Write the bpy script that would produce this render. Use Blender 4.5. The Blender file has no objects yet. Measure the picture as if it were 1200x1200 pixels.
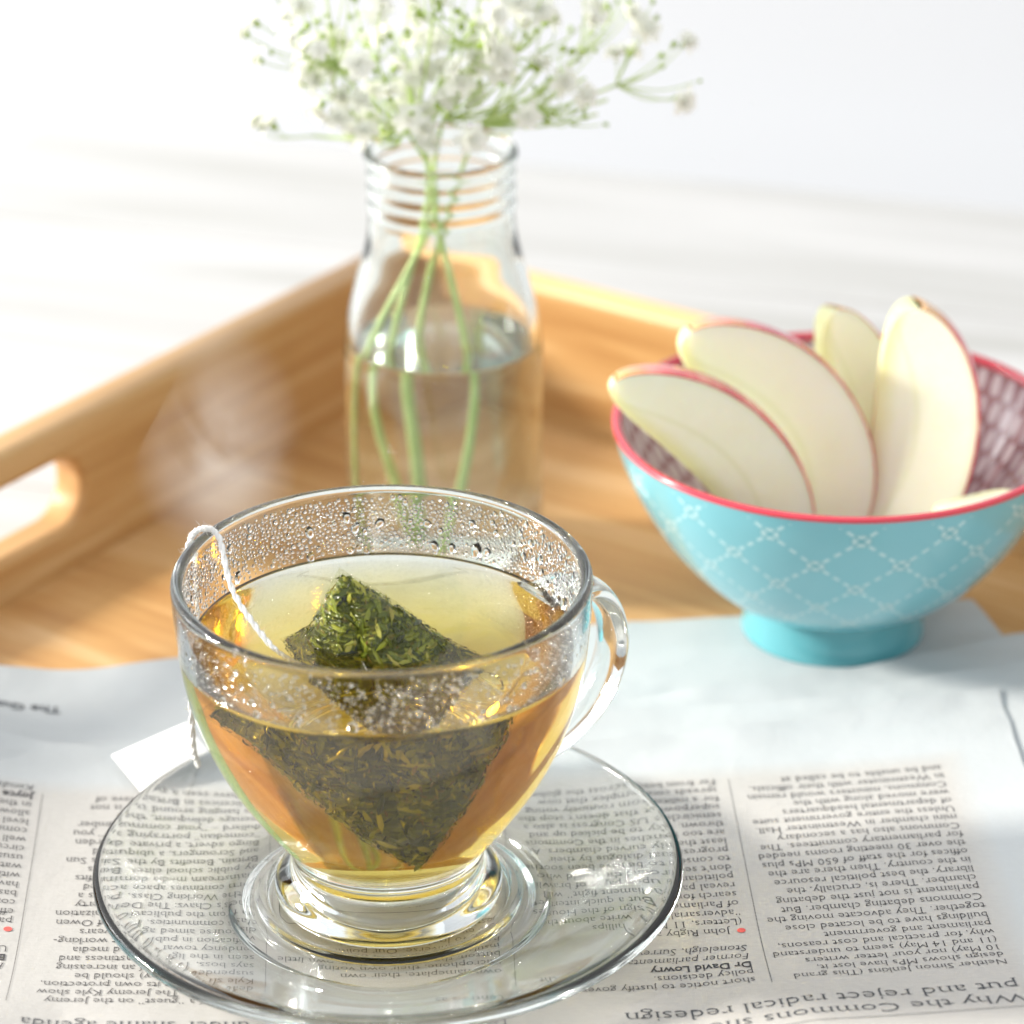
import bpy, bmesh, math, random
from mathutils import Vector, Matrix, noise
random.seed(7)
S = 0.01                      # everything below is written in centimetres
sc = bpy.context.scene
C = sc.collection
PI = math.pi

# ------------------------------------------------------------------ camera
CAM = Vector((2.4647, -56.0813, 35.8186)); TH = 0.4498; RO = -0.0036; FPX = 3894.7
cd = bpy.data.cameras.new('camera'); cam = bpy.data.objects.new('camera', cd); C.objects.link(cam)
_fw = Vector((0, math.cos(TH), -math.sin(TH))); _r = Vector((1, 0, 0)); _u = Vector((0, math.sin(TH), math.cos(TH)))
_r2 = _r*math.cos(RO) + _u*math.sin(RO); _u2 = _u*math.cos(RO) - _r*math.sin(RO)
m = Matrix.Identity(4)
for i in range(3):
    m[i][0] = _r2[i]; m[i][1] = _u2[i]; m[i][2] = -_fw[i]; m[i][3] = CAM[i]*S
cam.matrix_world = m
cd.sensor_width = 36; cd.sensor_fit = 'HORIZONTAL'; cd.lens = FPX/1200*36
cd.clip_start = 0.02; cd.clip_end = 50
cd.dof.use_dof = True; cd.dof.focus_distance = 0.645; cd.dof.aperture_fstop = 11.5; cd.dof.aperture_blades = 0
sc.camera = cam

# ------------------------------------------------------------------ light
w = bpy.data.worlds.new('World'); sc.world = w; w.use_nodes = True
bg = w.node_tree.nodes['Background']; bg.inputs[0].default_value = (0.94, 0.97, 1.0, 1); bg.inputs[1].default_value = 1.02

def area(name, direction, dist, power, size, color, shape='DISK', target=(2, 8, 2)):
    l = bpy.data.lights.new(name, 'AREA'); l.shape = shape; l.size = size; l.energy = power; l.color = color
    o = bpy.data.objects.new(name, l); C.objects.link(o)
    d = Vector(direction).normalized(); p = Vector(target)*S + d*dist
    o.matrix_world = Matrix.Translation(p) @ d.to_track_quat('Z', 'Y').to_matrix().to_4x4()
    return o
area('sun_through_window', (-0.925, 0.12, 0.36), 3.0, 175, 0.52, (1.0, 0.95, 0.86))
area('window_glow', (-0.86, 0.34, 0.38), 1.9, 12, 1.0, (0.93, 0.97, 1.0), 'SQUARE')

vs = sc.view_settings; vs.view_transform = 'Standard'; vs.look = 'None'; vs.gamma = 1; vs.exposure = 0.12
vs.use_curve_mapping = False
cy = sc.cycles
cy.max_bounces = 24; cy.transmission_bounces = 24; cy.glossy_bounces = 8; cy.diffuse_bounces = 5
cy.transparent_max_bounces = 24; cy.volume_bounces = 3; cy.sample_clamp_indirect = 260.0; cy.blur_glossy = 0.3
cy.caustics_reflective = True; cy.caustics_refractive = True
cy.use_denoising = True
try: cy.denoiser = 'OPENIMAGEDENOISE'
except Exception: pass

# ------------------------------------------------------------------ helpers
def lin(c):
    return tuple(((x/12.92) if x <= .04045 else ((x+.055)/1.055)**2.4) for x in c)
def hexc(h):
    return lin(tuple(int(h[i:i+2], 16)/255 for i in (0, 2, 4))) + (1,)

def mesh_obj(name, verts, faces, mat=None, parent=None, smooth=True, mats=None, fm=None, uvs=None):
    me = bpy.data.meshes.new(name)
    me.from_pydata([(v[0]*S, v[1]*S, v[2]*S) for v in verts], [], faces)
    if mats:
        for k in mats: me.materials.append(k)
        if fm: me.polygons.foreach_set('material_index', fm)
    elif mat: me.materials.append(mat)
    if smooth: me.polygons.foreach_set('use_smooth', [True]*len(me.polygons))
    if uvs:
        ul = me.uv_layers.new(name='UVMap')
        for p in me.polygons:
            for li, vi in zip(p.loop_indices, p.vertices): ul.data[li].uv = uvs[vi] if not callable(uvs) else uvs(p, vi)
    me.update()
    o = bpy.data.objects.new(name, me); C.objects.link(o)
    if parent: o.parent = parent
    return o
def tag(o, label=None, cat=None, group=None, kind=None):
    if label: o['label'] = label
    if cat: o['category'] = cat
    if group: o['group'] = group
    if kind: o['kind'] = kind
    return o
def thing(name, label, cat, loc=(0, 0, 0), rz=0, group=None):
    o = bpy.data.objects.new(name, None); C.objects.link(o); o.empty_display_size = 0.01
    o.location = Vector(loc)*S; o.rotation_euler = (0, 0, rz)
    return tag(o, label, cat, group)

def lathe(profile, n=96, closed=False, uvscale=None):
    """profile [(r,z)...] -> verts, faces; closed joins last to first"""
    vs_, fs = [], []
    rings = []
    for r, z in profile:
        if r < 1e-5:
            rings.append([len(vs_)]); vs_.append((0, 0, z))
        else:
            rings.append(list(range(len(vs_), len(vs_)+n)))
            for i in range(n):
                a = 2*PI*i/n; vs_.append((r*math.cos(a), r*math.sin(a), z))
    pairs = list(zip(rings, rings[1:]))
    if closed: pairs.append((rings[-1], rings[0]))
    for A, B in pairs:
        for i in range(n):
            j = (i+1) % n
            if len(A) == 1 and len(B) == 1: continue
            if len(A) == 1: fs.append((A[0], B[j], B[i]))
            elif len(B) == 1: fs.append((A[i], A[j], B[0]))
            else: fs.append((A[i], A[j], B[j], B[i]))
    return vs_, fs
def spline(pts, n=8):
    """Catmull-Rom through points (tuples of any dim)"""
    out = []; P = [pts[0]] + list(pts) + [pts[-1]]
    for k in range(1, len(P)-2):
        p0, p1, p2, p3 = P[k-1], P[k], P[k+1], P[k+2]
        for i in range(n):
            t = i/n
            out.append(tuple(.5*((2*b)+(-a+c)*t+(2*a-5*b+4*c-d)*t*t+(-a+3*b-3*c+d)*t**3) for a, b, c, d in zip(p0, p1, p2, p3)))
    out.append(tuple(pts[-1])); return out
def tube(path, rad, n=8, ell=None, cap=True, V=None, F=None):
    """sweep a circle (or ellipse ell=(across,thick,up)) along path"""
    V = [] if V is None else V; F = [] if F is None else F
    P = [Vector(p) for p in path]; base = len(V)
    up = Vector(ell[2]) if ell else None
    prev = None
    for k, p in enumerate(P):
        t = (P[min(k+1, len(P)-1)] - P[max(k-1, 0)]).normalized()
        if up is not None: s = up - t*up.dot(t)
        elif prev is None: s = t.orthogonal()
        else: s = prev - t*prev.dot(t)
        s = s.normalized(); prev = s; b = t.cross(s)
        r = rad[k] if isinstance(rad, (list, tuple)) else rad
        ra, rb = (ell[0]*r, ell[1]*r) if ell else (r, r)
        for i in range(n):
            a = 2*PI*i/n; V.append(tuple(p + s*(ra*math.cos(a)) + b*(rb*math.sin(a))))
    for k in range(len(P)-1):
        for i in range(n):
            j = (i+1) % n; q = base+k*n
            F.append((q+i, q+j, q+n+j, q+n+i))
    if cap:
        F.append(tuple(base+i for i in reversed(range(n)))); F.append(tuple(base+(len(P)-1)*n+i for i in range(n)))
    return V, F
def flat_outline(loops, depth, bevel, name):
    """2-D outline (with holes) extruded and bevelled -> verts, faces in its own plane, centred on thickness"""
    cu = bpy.data.curves.new(name, 'CURVE'); cu.dimensions = '2D'; cu.fill_mode = 'BOTH'
    for L in loops:
        sp = cu.splines.new('POLY'); sp.points.add(len(L)-1); sp.use_cyclic_u = True
        for q, p in zip(sp.points, L): q.co = (p[0], p[1], 0, 1)
    cu.extrude = depth/2-bevel; cu.bevel_depth = bevel; cu.bevel_resolution = 3; cu.offset = -bevel
    o = bpy.data.objects.new(name, cu); C.objects.link(o)
    dg = bpy.context.evaluated_depsgraph_get(); me = o.evaluated_get(dg).to_mesh()
    v = [tuple(x.co) for x in me.vertices]; f = [tuple(p.vertices) for p in me.polygons]
    o.evaluated_get(dg).to_mesh_clear(); bpy.data.objects.remove(o); bpy.data.curves.remove(cu)
    return v, f
def px(u, v, y=None, z=None):
    """photograph pixel (1200 frame) -> world point on the plane Y=y or Z=z (used only to size and place real geometry)"""
    a, b = u-600., v-600.; c, s = math.cos(RO), math.sin(RO)
    U = (c*a+s*b)/FPX; W = -(-s*a+c*b)/FPX
    d = Vector((U, math.cos(TH)+W*math.sin(TH), -math.sin(TH)+W*math.cos(TH)))
    k = (z-CAM.z)/d.z if z is not None else (y-CAM.y)/d.y
    return CAM + d*k

# ------------------------------------------------------------------ materials
class N:
    def __init__(s, name):
        s.m = bpy.data.materials.new(name); s.m.use_nodes = True; s.t = s.m.node_tree; s.t.nodes.clear()
        s.out = s.t.nodes.new('ShaderNodeOutputMaterial')
    def n(s, typ, **kw):
        x = s.t.nodes.new('ShaderNode'+typ)
        for k, v in kw.items():
            if k.startswith('i_'): x.inputs[k[2:].replace('_', ' ')].default_value = v
            else: setattr(x, k, v)
        return x
    def l(s, a, b): s.t.links.new(a, b)
    def math(s, op, a, b=None, c=None):
        x = s.t.nodes.new('ShaderNodeMath'); x.operation = op
        for i, v in enumerate((a, b, c)):
            if v is None: continue
            if isinstance(v, (int, float)): x.inputs[i].default_value = v
            else: s.l(v, x.inputs[i])
        return x.outputs[0]
    def mix(s, fac, a, b):
        x = s.t.nodes.new('ShaderNodeMix'); x.data_type = 'RGBA'
        for i, v in ((0, fac), (6, a), (7, b)):
            if isinstance(v, (int, float, tuple)): x.inputs[i].default_value = v
            else: s.l(v, x.inputs[i])
        return x.outputs[2]
    def ramp(s, fac, stops):
        x = s.t.nodes.new('ShaderNodeValToRGB'); e = x.color_ramp.elements
        while len(e) < len(stops): e.new(0.5)
        for k, (p, c) in zip(e, stops): k.position = p; k.color = c
        s.l(fac, x.inputs[0]); return x.outputs[0]
    def surf(s, o): s.l(o, s.out.inputs['Surface'])
    def coord(s, kind='Object', scale=(1, 1, 1), rot=(0, 0, 0)):
        tc = s.n('TexCoord'); mp = s.n('Mapping'); mp.inputs['Scale'].default_value = scale; mp.inputs['Rotation'].default_value = rot
        s.l(tc.outputs[kind], mp.inputs[0]); return mp.outputs[0]
    def noise(s, vec, scale, detail=3, rough=.5, dist=0):
        x = s.n('TexNoise'); x.inputs['Scale'].default_value = scale; x.inputs['Detail'].default_value = detail
        x.inputs['Roughness'].default_value = rough; x.inputs['Distortion'].default_value = dist
        if vec is not None: s.l(vec, x.inputs['Vector'])
        return x.outputs['Fac']
    def bump(s, h, strength, dist):
        x = s.n('Bump'); x.inputs['Strength'].default_value = strength; x.inputs['Distance'].default_value = dist
        s.l(h, x.inputs['Height']); return x.outputs[0]
def plain(name, col, rough=.5, **kw):
    k = N(name); p = k.n('BsdfPrincipled'); p.inputs['Base Color'].default_value = col; p.inputs['Roughness'].default_value = rough
    for a, b in kw.items(): p.inputs[a.replace('_', ' ')].default_value = b
    k.surf(p.outputs[0]); return k.m
def glassy(name, col, ior, absorb=None, dens=0, rough=0.0):
    k = N(name); g = k.n('BsdfGlass'); g.inputs['Color'].default_value = col; g.inputs['IOR'].default_value = ior; g.inputs['Roughness'].default_value = rough
    k.surf(g.outputs[0])
    if absorb:
        v = k.n('VolumeAbsorption'); v.inputs['Color'].default_value = absorb; v.inputs['Density'].default_value = dens
        k.l(v.outputs[0], k.out.inputs['Volume'])
    return k.m
M_glass = glassy('clear_glass', (.985, .995, .993, 1), 1.5)
M_bglass = glassy('bottle_glass', (.98, .995, .985, 1), 1.45)
M_tea = glassy('tea_liquid', (1, 1, 1, 1), 1.33, (.95, .80, .10, 1), 52)
M_water = glassy('water', (1, 1, 1, 1), 1.33, (.9, .97, .95, 1), 3)
M_drop = glassy('droplet_water', (1, 1, 1, 1), 1.33)

def wood(name, cols, scale, rough=.45, bump=.15, axis_rot=0, coat=0.0, spec=.4):
    """grain runs along local X"""
    k = N(name); v = k.coord('Object', (1, 1, 1), (0, 0, axis_rot))
    inf = k.n('ObjectInfo'); add = k.n('VectorMath', operation='ADD'); mul = k.n('VectorMath', operation='SCALE')
    k.l(inf.outputs['Random'], mul.inputs['Scale']); mul.inputs[0].default_value = (3, 7, 5)
    k.l(v, add.inputs[0]); k.l(mul.outputs[0], add.inputs[1])
    mp = k.n('Mapping'); mp.inputs['Scale'].default_value = (scale*.10, scale, scale); k.l(add.outputs[0], mp.inputs[0])
    n1 = k.noise(mp.outputs[0], 1.0, 5, .6, 1.2)
    mp2 = k.n('Mapping'); mp2.inputs['Scale'].default_value = (scale*.35, scale*7, scale*7); k.l(add.outputs[0], mp2.inputs[0])
    n2 = k.noise(mp2.outputs[0], 1.0, 3, .6, .3)
    f = k.math('ADD', k.math('MULTIPLY', n1, .72), k.math('MULTIPLY', n2, .28))
    col = k.ramp(f, [(.34, cols[0]), (.5, cols[1]), (.66, cols[2])])
    p = k.n('BsdfPrincipled'); k.l(col, p.inputs['Base Color']); p.inputs['Roughness'].default_value = rough
    p.inputs['Specular IOR Level'].default_value = spec; p.inputs['Coat Weight'].default_value = coat; p.inputs['Coat Roughness'].default_value = .3
    k.l(k.bump(n2, bump, .0004), p.inputs['Normal'])
    k.surf(p.outputs[0]); return k.m
M_tray = wood('tray_wood', (hexc('ab7a46'), hexc('c59862'), hexc('dab686')), 38, .42, .2)
M_table = wood('white_painted_wood', (hexc('a8a8a5'), hexc('bababa'), hexc('c6c6c6')), 22, .5, .12)
M_wall = plain('white_wall', hexc('c6c7ca'), .8)

# ------------------------------------------------------------------ setting: wall, table, tray
TB = math.atan2(-.27, .963)       # table edge direction
tx, ty = Vector((math.cos(TB), math.sin(TB), 0)), Vector((-math.sin(TB), math.cos(TB), 0))
corner = Vector((-13.3, 50.8, -1.0))
# wall behind the table, its own slight thickness
wv = []
for d in (14, 16):
    for a, z in ((-260, -75), (300, -75), (300, 190), (-260, 190)):
        p = corner + tx*a + ty*d; wv.append((p.x, p.y, z))
wall = mesh_obj('wall', wv, [(3, 2, 1, 0), (4, 5, 6, 7), (0, 1, 5, 4), (2, 3, 7, 6), (1, 2, 6, 5), (3, 0, 4, 7)], M_wall, smooth=False)
tag(wall, kind='structure')

def box_v(x0, x1, y0, y1, z0, z1, bev=.08):
    bm = bmesh.new(); bmesh.ops.create_cube(bm, size=1)
    for v in bm.verts: v.co = ((x0+x1)/2+v.co.x*(x1-x0), (y0+y1)/2+v.co.y*(y1-y0), (z0+z1)/2+v.co.z*(z1-z0))
    bmesh.ops.bevel(bm, geom=bm.edges[:], offset=bev, segments=2, affect='EDGES', profile=.6)
    vs_ = [tuple(v.co) for v in bm.verts]; bm.verts.index_update(); fs = [tuple(v.index for v in f.verts) for f in bm.faces]; bm.free()
    return vs_, fs
table = thing('table', 'white painted wooden plank table the tray stands on', 'table', corner, TB)
pv, pf = box_v(0, 150, -8.9, 0, -2.4, 0, .12)
p0 = mesh_obj('plank', pv, pf, M_table, table, smooth=False)
for k in range(1, 9):
    q = p0.copy(); C.objects.link(q); q.parent = table; q.location = (0, -9.0*k*S, random.uniform(-.015, .01)*S)

TA = math.atan2(-.574, .819)      # tray: a axis along the back rail, b axis along the handle rail
tray = thing('serving_tray', 'golden brown wooden serving tray with a handle slot in its left side', 'tray', (0, 0, -1.0), TA)
A0, B1, A1, B0 = -15.69, 21.75, 32.0, -13.5; TH_R = 1.0; HT = 4.5; FLOOR = .7
nb = 5; wdt = (B1-B0+.4)/nb
bv, bf = box_v(A0-.2, A1+.2, 0, wdt-.0, .05, FLOOR, .02)
b0 = None
for k in range(nb):
    if b0 is None: b0 = q = mesh_obj('floor_board', bv, bf, M_tray, tray, smooth=False)
    else: q = b0.copy(); C.objects.link(q); q.parent = tray
    q.location = (0, (B0-.2+k*wdt)*S, 0)
def stadium(c, zc, hl, hr, n=14):
    pts = []
    for i in range(n+1):
        a = -PI/2+PI*i/n; pts.append((c+hl+hr*math.cos(a), zc+hr*math.sin(a)))
    for i in range(n+1):
        a = PI/2+PI*i/n; pts.append((c-hl+hr*math.cos(a), zc+hr*math.sin(a)))
    return pts
def rail(name, length, holes, loc, rz, label=None):
    L = [[(-length/2, 0), (length/2, 0), (length/2, HT), (-length/2, HT)]] + holes
    v, f = flat_outline(L, TH_R, .22, 'rail_outline')
    v = [(x, -z, y) for x, y, z in v]           # stand it up: x along, z up
    o = mesh_obj(name, v, f, M_tray, tray)
    o.location = Vector(loc)*S; o.rotation_euler = (0, 0, rz)
    if label: o['label'] = label
    return o
bl = B1-B0
slot_r, slot_h = 8.75, .86                      # right end of slot (b), half height
hole = stadium(slot_r-slot_h-4.2-(B0+B1)/2, 2.72, 4.2, slot_h)
rail('side_rail', bl, [hole], (A0-TH_R/2, (B0+B1)/2, 0), PI/2, 'side rail with a rounded handle slot')
rail('side_rail', bl, [stadium(0, 2.72, 4.2, slot_h)], (A1+TH_R/2, (B0+B1)/2, 0), PI/2)
rail('back_rail', A1-A0+2*TH_R, [], ((A0+A1)/2, B1+TH_R/2, 0), 0)
rail('front_rail', A1-A0+2*TH_R, [], ((A0+A1)/2, B0-TH_R/2, 0), 0)

# ------------------------------------------------------------------ newspaper
PHI = 0.042
def hz(x, y):
    t = min(1, max(0, (y-7)/5)); f = 1-t*t*(3-2*t)
    z = .003*min(x*x, 196)*f                      # the pages lift to both sides of the saucer
    if y < -.3: z += .020*(y+.3)**2*(1+.6*min(1, max(0, (abs(x)-6)/2)))
    if x < -6.6: z += .05*(x+6.6)**2*max(0, min(1, (y+4)/6))
    n = noise.noise(Vector((x*.22, y*.25, 3.1)))*.03 + noise.noise(Vector((x*.5+y*.2, y*.6, 8.7)))*.010
    m_ = min(1, max(0, (y-5.2)/1.2))
    n += m_*(.085*abs(noise.noise(Vector((x*.30+1.7, y*1.15+x*.12, 5.5))))-.025*abs(noise.noise(Vector((x*.9, y*.9, 1.5)))))
    r = math.hypot(x, y); n *= max(0.15, min(1, (r-3)/3)) if y > -2 else 1
    return z + n
def onp(u, v, off=0.):
    z = 0.
    for _ in range(25):
        p_ = px(u, v, z=z); z = .5*z+.5*(hz(p_.x, p_.y)+off)
    return p_
def edge_px(pts, x0, x1):
    L = [(p_.x, p_.y) for p_ in (onp(u, v) for u, v in pts)]
    if x0 < L[0][0]: L.insert(0, (x0, L[0][1]))
    (a, b), (c, d) = L[-2:]
    if x1 > c: L.append((x1, d+(d-b)/(c-a)*(x1-c)))
    return L
def interp(pts, x):
    if x <= pts[0][0]: return pts[0][1]
    for (a, b), (c, d) in zip(pts, pts[1:]):
        if x <= c: return b+(d-b)*(x-a)/(c-a)
    return pts[-1][1]
k = N('newsprint')
v = k.coord('Object')
uvn = k.n('UVMap'); uvn.uv_map = 'UVMap'; sx = k.n('SeparateXYZ'); k.l(uvn.outputs[0], sx.inputs[0])
n1 = k.noise(v, 60, 4, .6); n2 = k.noise(v, 900, 2, .6); n3 = k.noise(v, 260, 3, .7)
# the page stock is tinted inside the printed area (u = 1), whiter in the margin
edge = k.math('ADD', sx.outputs[0], k.math('MULTIPLY', k.math('SUBTRACT', n3, .5), .12))
fac = k.ramp(edge, [(.25, (0, 0, 0, 1)), (.75, (1, 1, 1, 1))])
base = k.mix(fac, hexc('c1c5c7'), hexc('bfbcb8'))
base = k.mix(k.math('MULTIPLY', n1, .25), base, hexc('aeaca8'))
ghost = k.ramp(k.noise(k.coord('Object', (420, 1500, 1)), 1.0, 2, .6), [(.45, (0, 0, 0, 1)), (.7, (1, 1, 1, 1))])
base = k.mix(k.math('MULTIPLY', k.math('MULTIPLY', ghost, fac), .10), base, hexc('8f8a86'))
p = k.n('BsdfPrincipled'); k.l(base, p.inputs['Base Color']); p.inputs['Roughness'].default_value = .8; p.inputs['Specular IOR Level'].default_value = .2
bh = k.math('ADD', k.math('MULTIPLY', n1, 1.0), k.math('MULTIPLY', n2, .12))
k.l(k.bump(bh, .35, .0012), p.inputs['Normal'])
k.surf(p.outputs[0]); M_paper = k.m
M_ink = plain('black_ink', (.07, .067, .07, 1), .7)
M_inkgrey = plain('grey_ink', (.075, .08, .09, 1), .7)
M_inkred = plain('red_ink', hexc('e8625a'), .7)

news = thing('newspaper', 'printed newspaper pages spread over the tray under the glass saucer', 'newspaper', (0, 0, 0))
def sheet(x0, x1, back, front, dz, printed, nx=150, ny=110, slant=0., wr=1.0, seed=0):
    V, F, U = [], [], []
    for i in range(nx+1):
        s = i/nx
        for j in range(ny+1):
            t = j/ny
            x = x0+(x1-x0)*s
            yb = interp(back, x); y = front+(yb-front)*t
            if s > .9: x += slant*(yb-y)*((s-.9)/.1)
            xe = x + .05*noise.noise(Vector((x*1.3, y*1.3, seed+4)))*(1 if s in (0, 1) else 0)
            z = hz(x, y)*wr + dz + .03*noise.noise(Vector((x*.35, y*.35, seed)))
            z += .16*max(0, 1-(1-t)/.06)**1.5*(.55+.6*noise.noise(Vector((x*.5, 0, seed+2))))     # back edge lifts unevenly
            V.append((xe, y, z))
            xp, yp = x*math.cos(PHI)+y*math.sin(PHI), -x*math.sin(PHI)+y*math.cos(PHI)
            u = 0.
            if printed:
                dd = min(12.05-xp, 4.75-yp)
                u = .5+dd*.8
                u = max(0., min(1., u))
            U.append((u, t))
    for i in range(nx):
        for j in range(ny):
            a = i*(ny+1)+j; F.append((a, a+ny+1, a+ny+2, a+1))
    return mesh_obj('sheet', V, F, M_paper, news, uvs=U)
eA = edge_px([(0, 777), (210, 770), (480, 748), (730, 728), (830, 722), (1140, 700)], -11, 13.3)
eB = edge_px([(0, 872), (113, 868), (400, 850), (716, 819), (910, 796), (1000, 783), (1200, 742)], -11, 16.5)
eD = edge_px([(0, 880), (113, 876), (400, 864), (716, 835), (948, 819), (1200, 775)], -11, 14.6)
eC = edge_px([(0, 859), (30, 868), (60, 875), (113, 880), (300, 882), (500, 880), (700, 870), (900, 851), (1030, 831), (1168, 806)], -11, 13.0)
cR = onp(1168, 806)
sheet(-11.0, onp(1140, 700).x, eA, -9, -.12, False, slant=.28, wr=.8, seed=11)
sheet(-11.0, 16.5, eB, -9, -.075, False, wr=.93, seed=23)
sheet(-11.0, 14.6, eD, -9, -.035, False, wr=.97, seed=31)
sheet(-11.0, cR.x, eC, -9, 0.0, True, slant=.03, seed=47)

# ---- lettering: glyph outlines of the built-in font, given slab serifs, laid on the paper
_gl = {}
def glyph(ch, bold=False):
    key = (ch, bold)
    if key in _gl: return _gl[key]
    cu = bpy.data.curves.new('glyph', 'FONT'); cu.size = 1.0; cu.resolution_u = 2; cu.fill_mode = 'FRONT'
    cu.offset = .018 if bold else -.013
    o = bpy.data.objects.new('glyph', cu); C.objects.link(o)
    def meas(s):
        cu.body = s; bpy.context.view_layer.update(); dg = bpy.context.evaluated_depsgraph_get()
        e = o.evaluated_get(dg); me = e.to_mesh()
        r = ([(x.co.x, x.co.y) for x in me.vertices], [tuple(q.vertices) for q in me.polygons]); e.to_mesh_clear(); return r
    v2, _ = meas('|'+ch+'|'); adv = max(x for x, y in v2)
    v1, _ = meas('||'); adv -= max(x for x, y in v1)
    vv, ff = meas(ch) if ch != ' ' else ([], [])
    bpy.data.objects.remove(o); bpy.data.curves.remove(cu)
    # serifs on stem ends
    if ch.isalnum() and vv and ch not in 'MWNwv':
        cnt = {}
        for q in ff:
            for a, b in zip(q, q[1:]+q[:1]):
                e = (min(a, b), max(a, b)); cnt[e] = cnt.get(e, 0)+1
        ys = [y for x, y in vv]; ymin, ymax = min(ys), max(ys)
        add = []
        for (a, b), c in cnt.items():
            if c != 1: continue
            (x1, y1), (x2, y2) = vv[a], vv[b]
            ln = abs(x2-x1)
            if abs(y1-y2) < .004 and .035 < ln < .16:
                mid = (x1+x2)/2
                # is the glyph above or below this edge?
                above = any(y > y1+.01 and min(x1, x2)-.01 < x < max(x1, x2)+.01 for x, y in vv)
                add.append((min(x1, x2), max(x1, x2), y1, 1 if above and y1 < (ymin+ymax)/2 else -1))
        for xa, xb, y, s in add:
            e = .045 if ch not in 'rftj1I' else .05
            i = len(vv); t = .035
            L, R = (xa-e, xb+e) if s > 0 or ch in 'TEFHIKLMNUVWXYAvwxykp' else (xa-e*1.3, xb)
            vv += [(L, y), (R, y), (R, y+s*t), (L, y+s*t)]; ff.append((i, i+1, i+2, i+3) if s > 0 else (i+3, i+2, i+1, i))
    _gl[key] = (vv, ff, adv)
    return _gl[key]
def text_width(s, size, bold=False): return sum(glyph(c, bold)[2] for c in s)*size
def page(xp, yp, dz=.006):
    x, y = xp*math.cos(PHI)-yp*math.sin(PHI), xp*math.sin(PHI)+yp*math.cos(PHI)
    return (x, y, None)
def put_lines(name, lines, xs, y0, size, lead, mat, parent, zf, wx=1.0, fit=None, label=None):
    """lines: list of (text, style); reading direction -x', next line +y'"""
    V, F = [], []
    for k, ln in enumerate(lines):
        txt, st = ln if isinstance(ln, tuple) else (ln, '')
        if not txt: continue
        bold = 'b' in st; it = .2 if 'i' in st else 0; ind = .28 if 'n' in st else 0
        adv = ind; yb = y0+k*lead
        sc_ = wx
        if fit:
            tw = text_width(txt, size, bold)*wx
            if tw > fit-ind: sc_ = wx*(fit-ind)/tw
        for ch in txt:
            vv, ff, a = glyph(ch, bold)
            b = len(V)
            for (gx, gy) in vv:
                X = xs-adv-(gx+it*gy)*size*sc_; Y = yb-gy*size
                wxp, wyp = X*math.cos(PHI)-Y*math.sin(PHI), X*math.sin(PHI)+Y*math.cos(PHI)
                V.append((wxp, wyp, zf(wxp, wyp)))
            F += [tuple(b+i for i in q) for q in ff]
            adv += a*size*sc_
    # keep the printed side up
    F2 = [tuple(reversed(q)) if (Vector(V[q[1]])-Vector(V[q[0]])).cross(Vector(V[q[2]])-Vector(V[q[0]])).z < 0 else q for q in F]
    o = mesh_obj(name, V, F2, mat, parent, smooth=False)
    if label: o['label'] = label
    return o
ztop = lambda x, y: hz(x, y)+.03*noise.noise(Vector((x*.35, y*.35, 47)))+.012
LEAD = .337; SZ = .345; YB = -3.34; COLW = 4.78; XS = 11.71
col1 = ["Neither Simon Jenkins (This grand", "design shows MPs have lost it,", "10 May) nor your letter writers", "(11 and 14 May) seem to understand",
 "why, for practical and cost reasons,", "parliament and government", "buildings have to be located close", "together. They advocate moving the",
 "Commons debating chamber. But", "parliament is not just the debating", "chamber. There is, crucially, the", "library, the best political resource",
 "in the country. Then there are the", "offices for the staff of 650 MPs plus", "the over 30 meeting rooms needed", "for parliamentary committees. The",
 "Commons also has a secondary", "mini chamber in Westminster Hall.", "Unless the entire government suite", "of departmental headquarters",
 "were moved along with the", "Commons, ministers would remain", "in Westminster with their officials,", "and be unable to be called at"]
col2 = ["short notice to justify government", "policy decisions.", ("Dr David Lowry", 'b'), ("Former parliamentary", 'i'), ("Stoneleigh, Surrey", 'i'), "",
 ("John Rigby and Phillips", 'n'), "(Letters, 11 May) write about the", "\u201cadversarial\u201d design of the Houses", "of Parliament. But a quick internet",
 "search for \u201cparliament fight\u201d will", "reveal pages upon pages of brawling", "politicians around the world who", "don\u2019t seem to be have been soothed",
 "to consensual dialogue by their", "progressively curved chambers. At", "least the benches in the Commons", "are too bulky to be picked up and",
 "thrown. The US Congress is also a", "semicircle but that doesn\u2019t stop the", "superpower from routinely voting", "for a military complex that now",
 "spreads conflict across the globe.", "Far from being"]
col3 = ["", "", "own nameplate, their own", "microphone, their own voting", "button, the centre of their own little", "insular universe. Our politicians",
 "have to look each other in", "the eye and", "jostle for", "", "", "", "", "", "", "", "", "", "", "", ""]
col4 = ["death of a \u201cguest\u201d on the Jeremy", "Kyle show. The Jeremy Kyle show", "suspended for its own protection,", "says boss, 15 May) should be", "seen in the light of an increasing",
 "tendency towards nastiness and", "vilification in public and media", "discourse aimed against working-", "class communities. Five years", "on from the publication of Owen", "Jones\u2019s Chavs: The Demonization",
 "of the Working Class, poverty", "porn continues apace across a", "mainstream media dominated", "by public school elites. Benefits", "Britain, Benefits By the Saints", "and Scroungers, a ubiquitous Sun",
 "Bingo advert, a private dated", "\u201ccomedian\u201d portraying a garden", "dullard \u2013 \u201cyour community\u201d you", "teenage delinquent, the number", "see hanging around is the", "TV licences in Britain. It is not",
 "We have seen a new wave of"]
col5 = ["", "", "", "", ("Plym", 'i'), ("Barb", 'b'), "U", "", ("of the", 'n'), "paper", "effect", "comp", "based", "have", "with", "water", "usually", "circum", "well as", "comm", "level of", "allowed", "in the",
 ("Joyce", 'b'), ("Kendal", 'i')]
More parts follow.
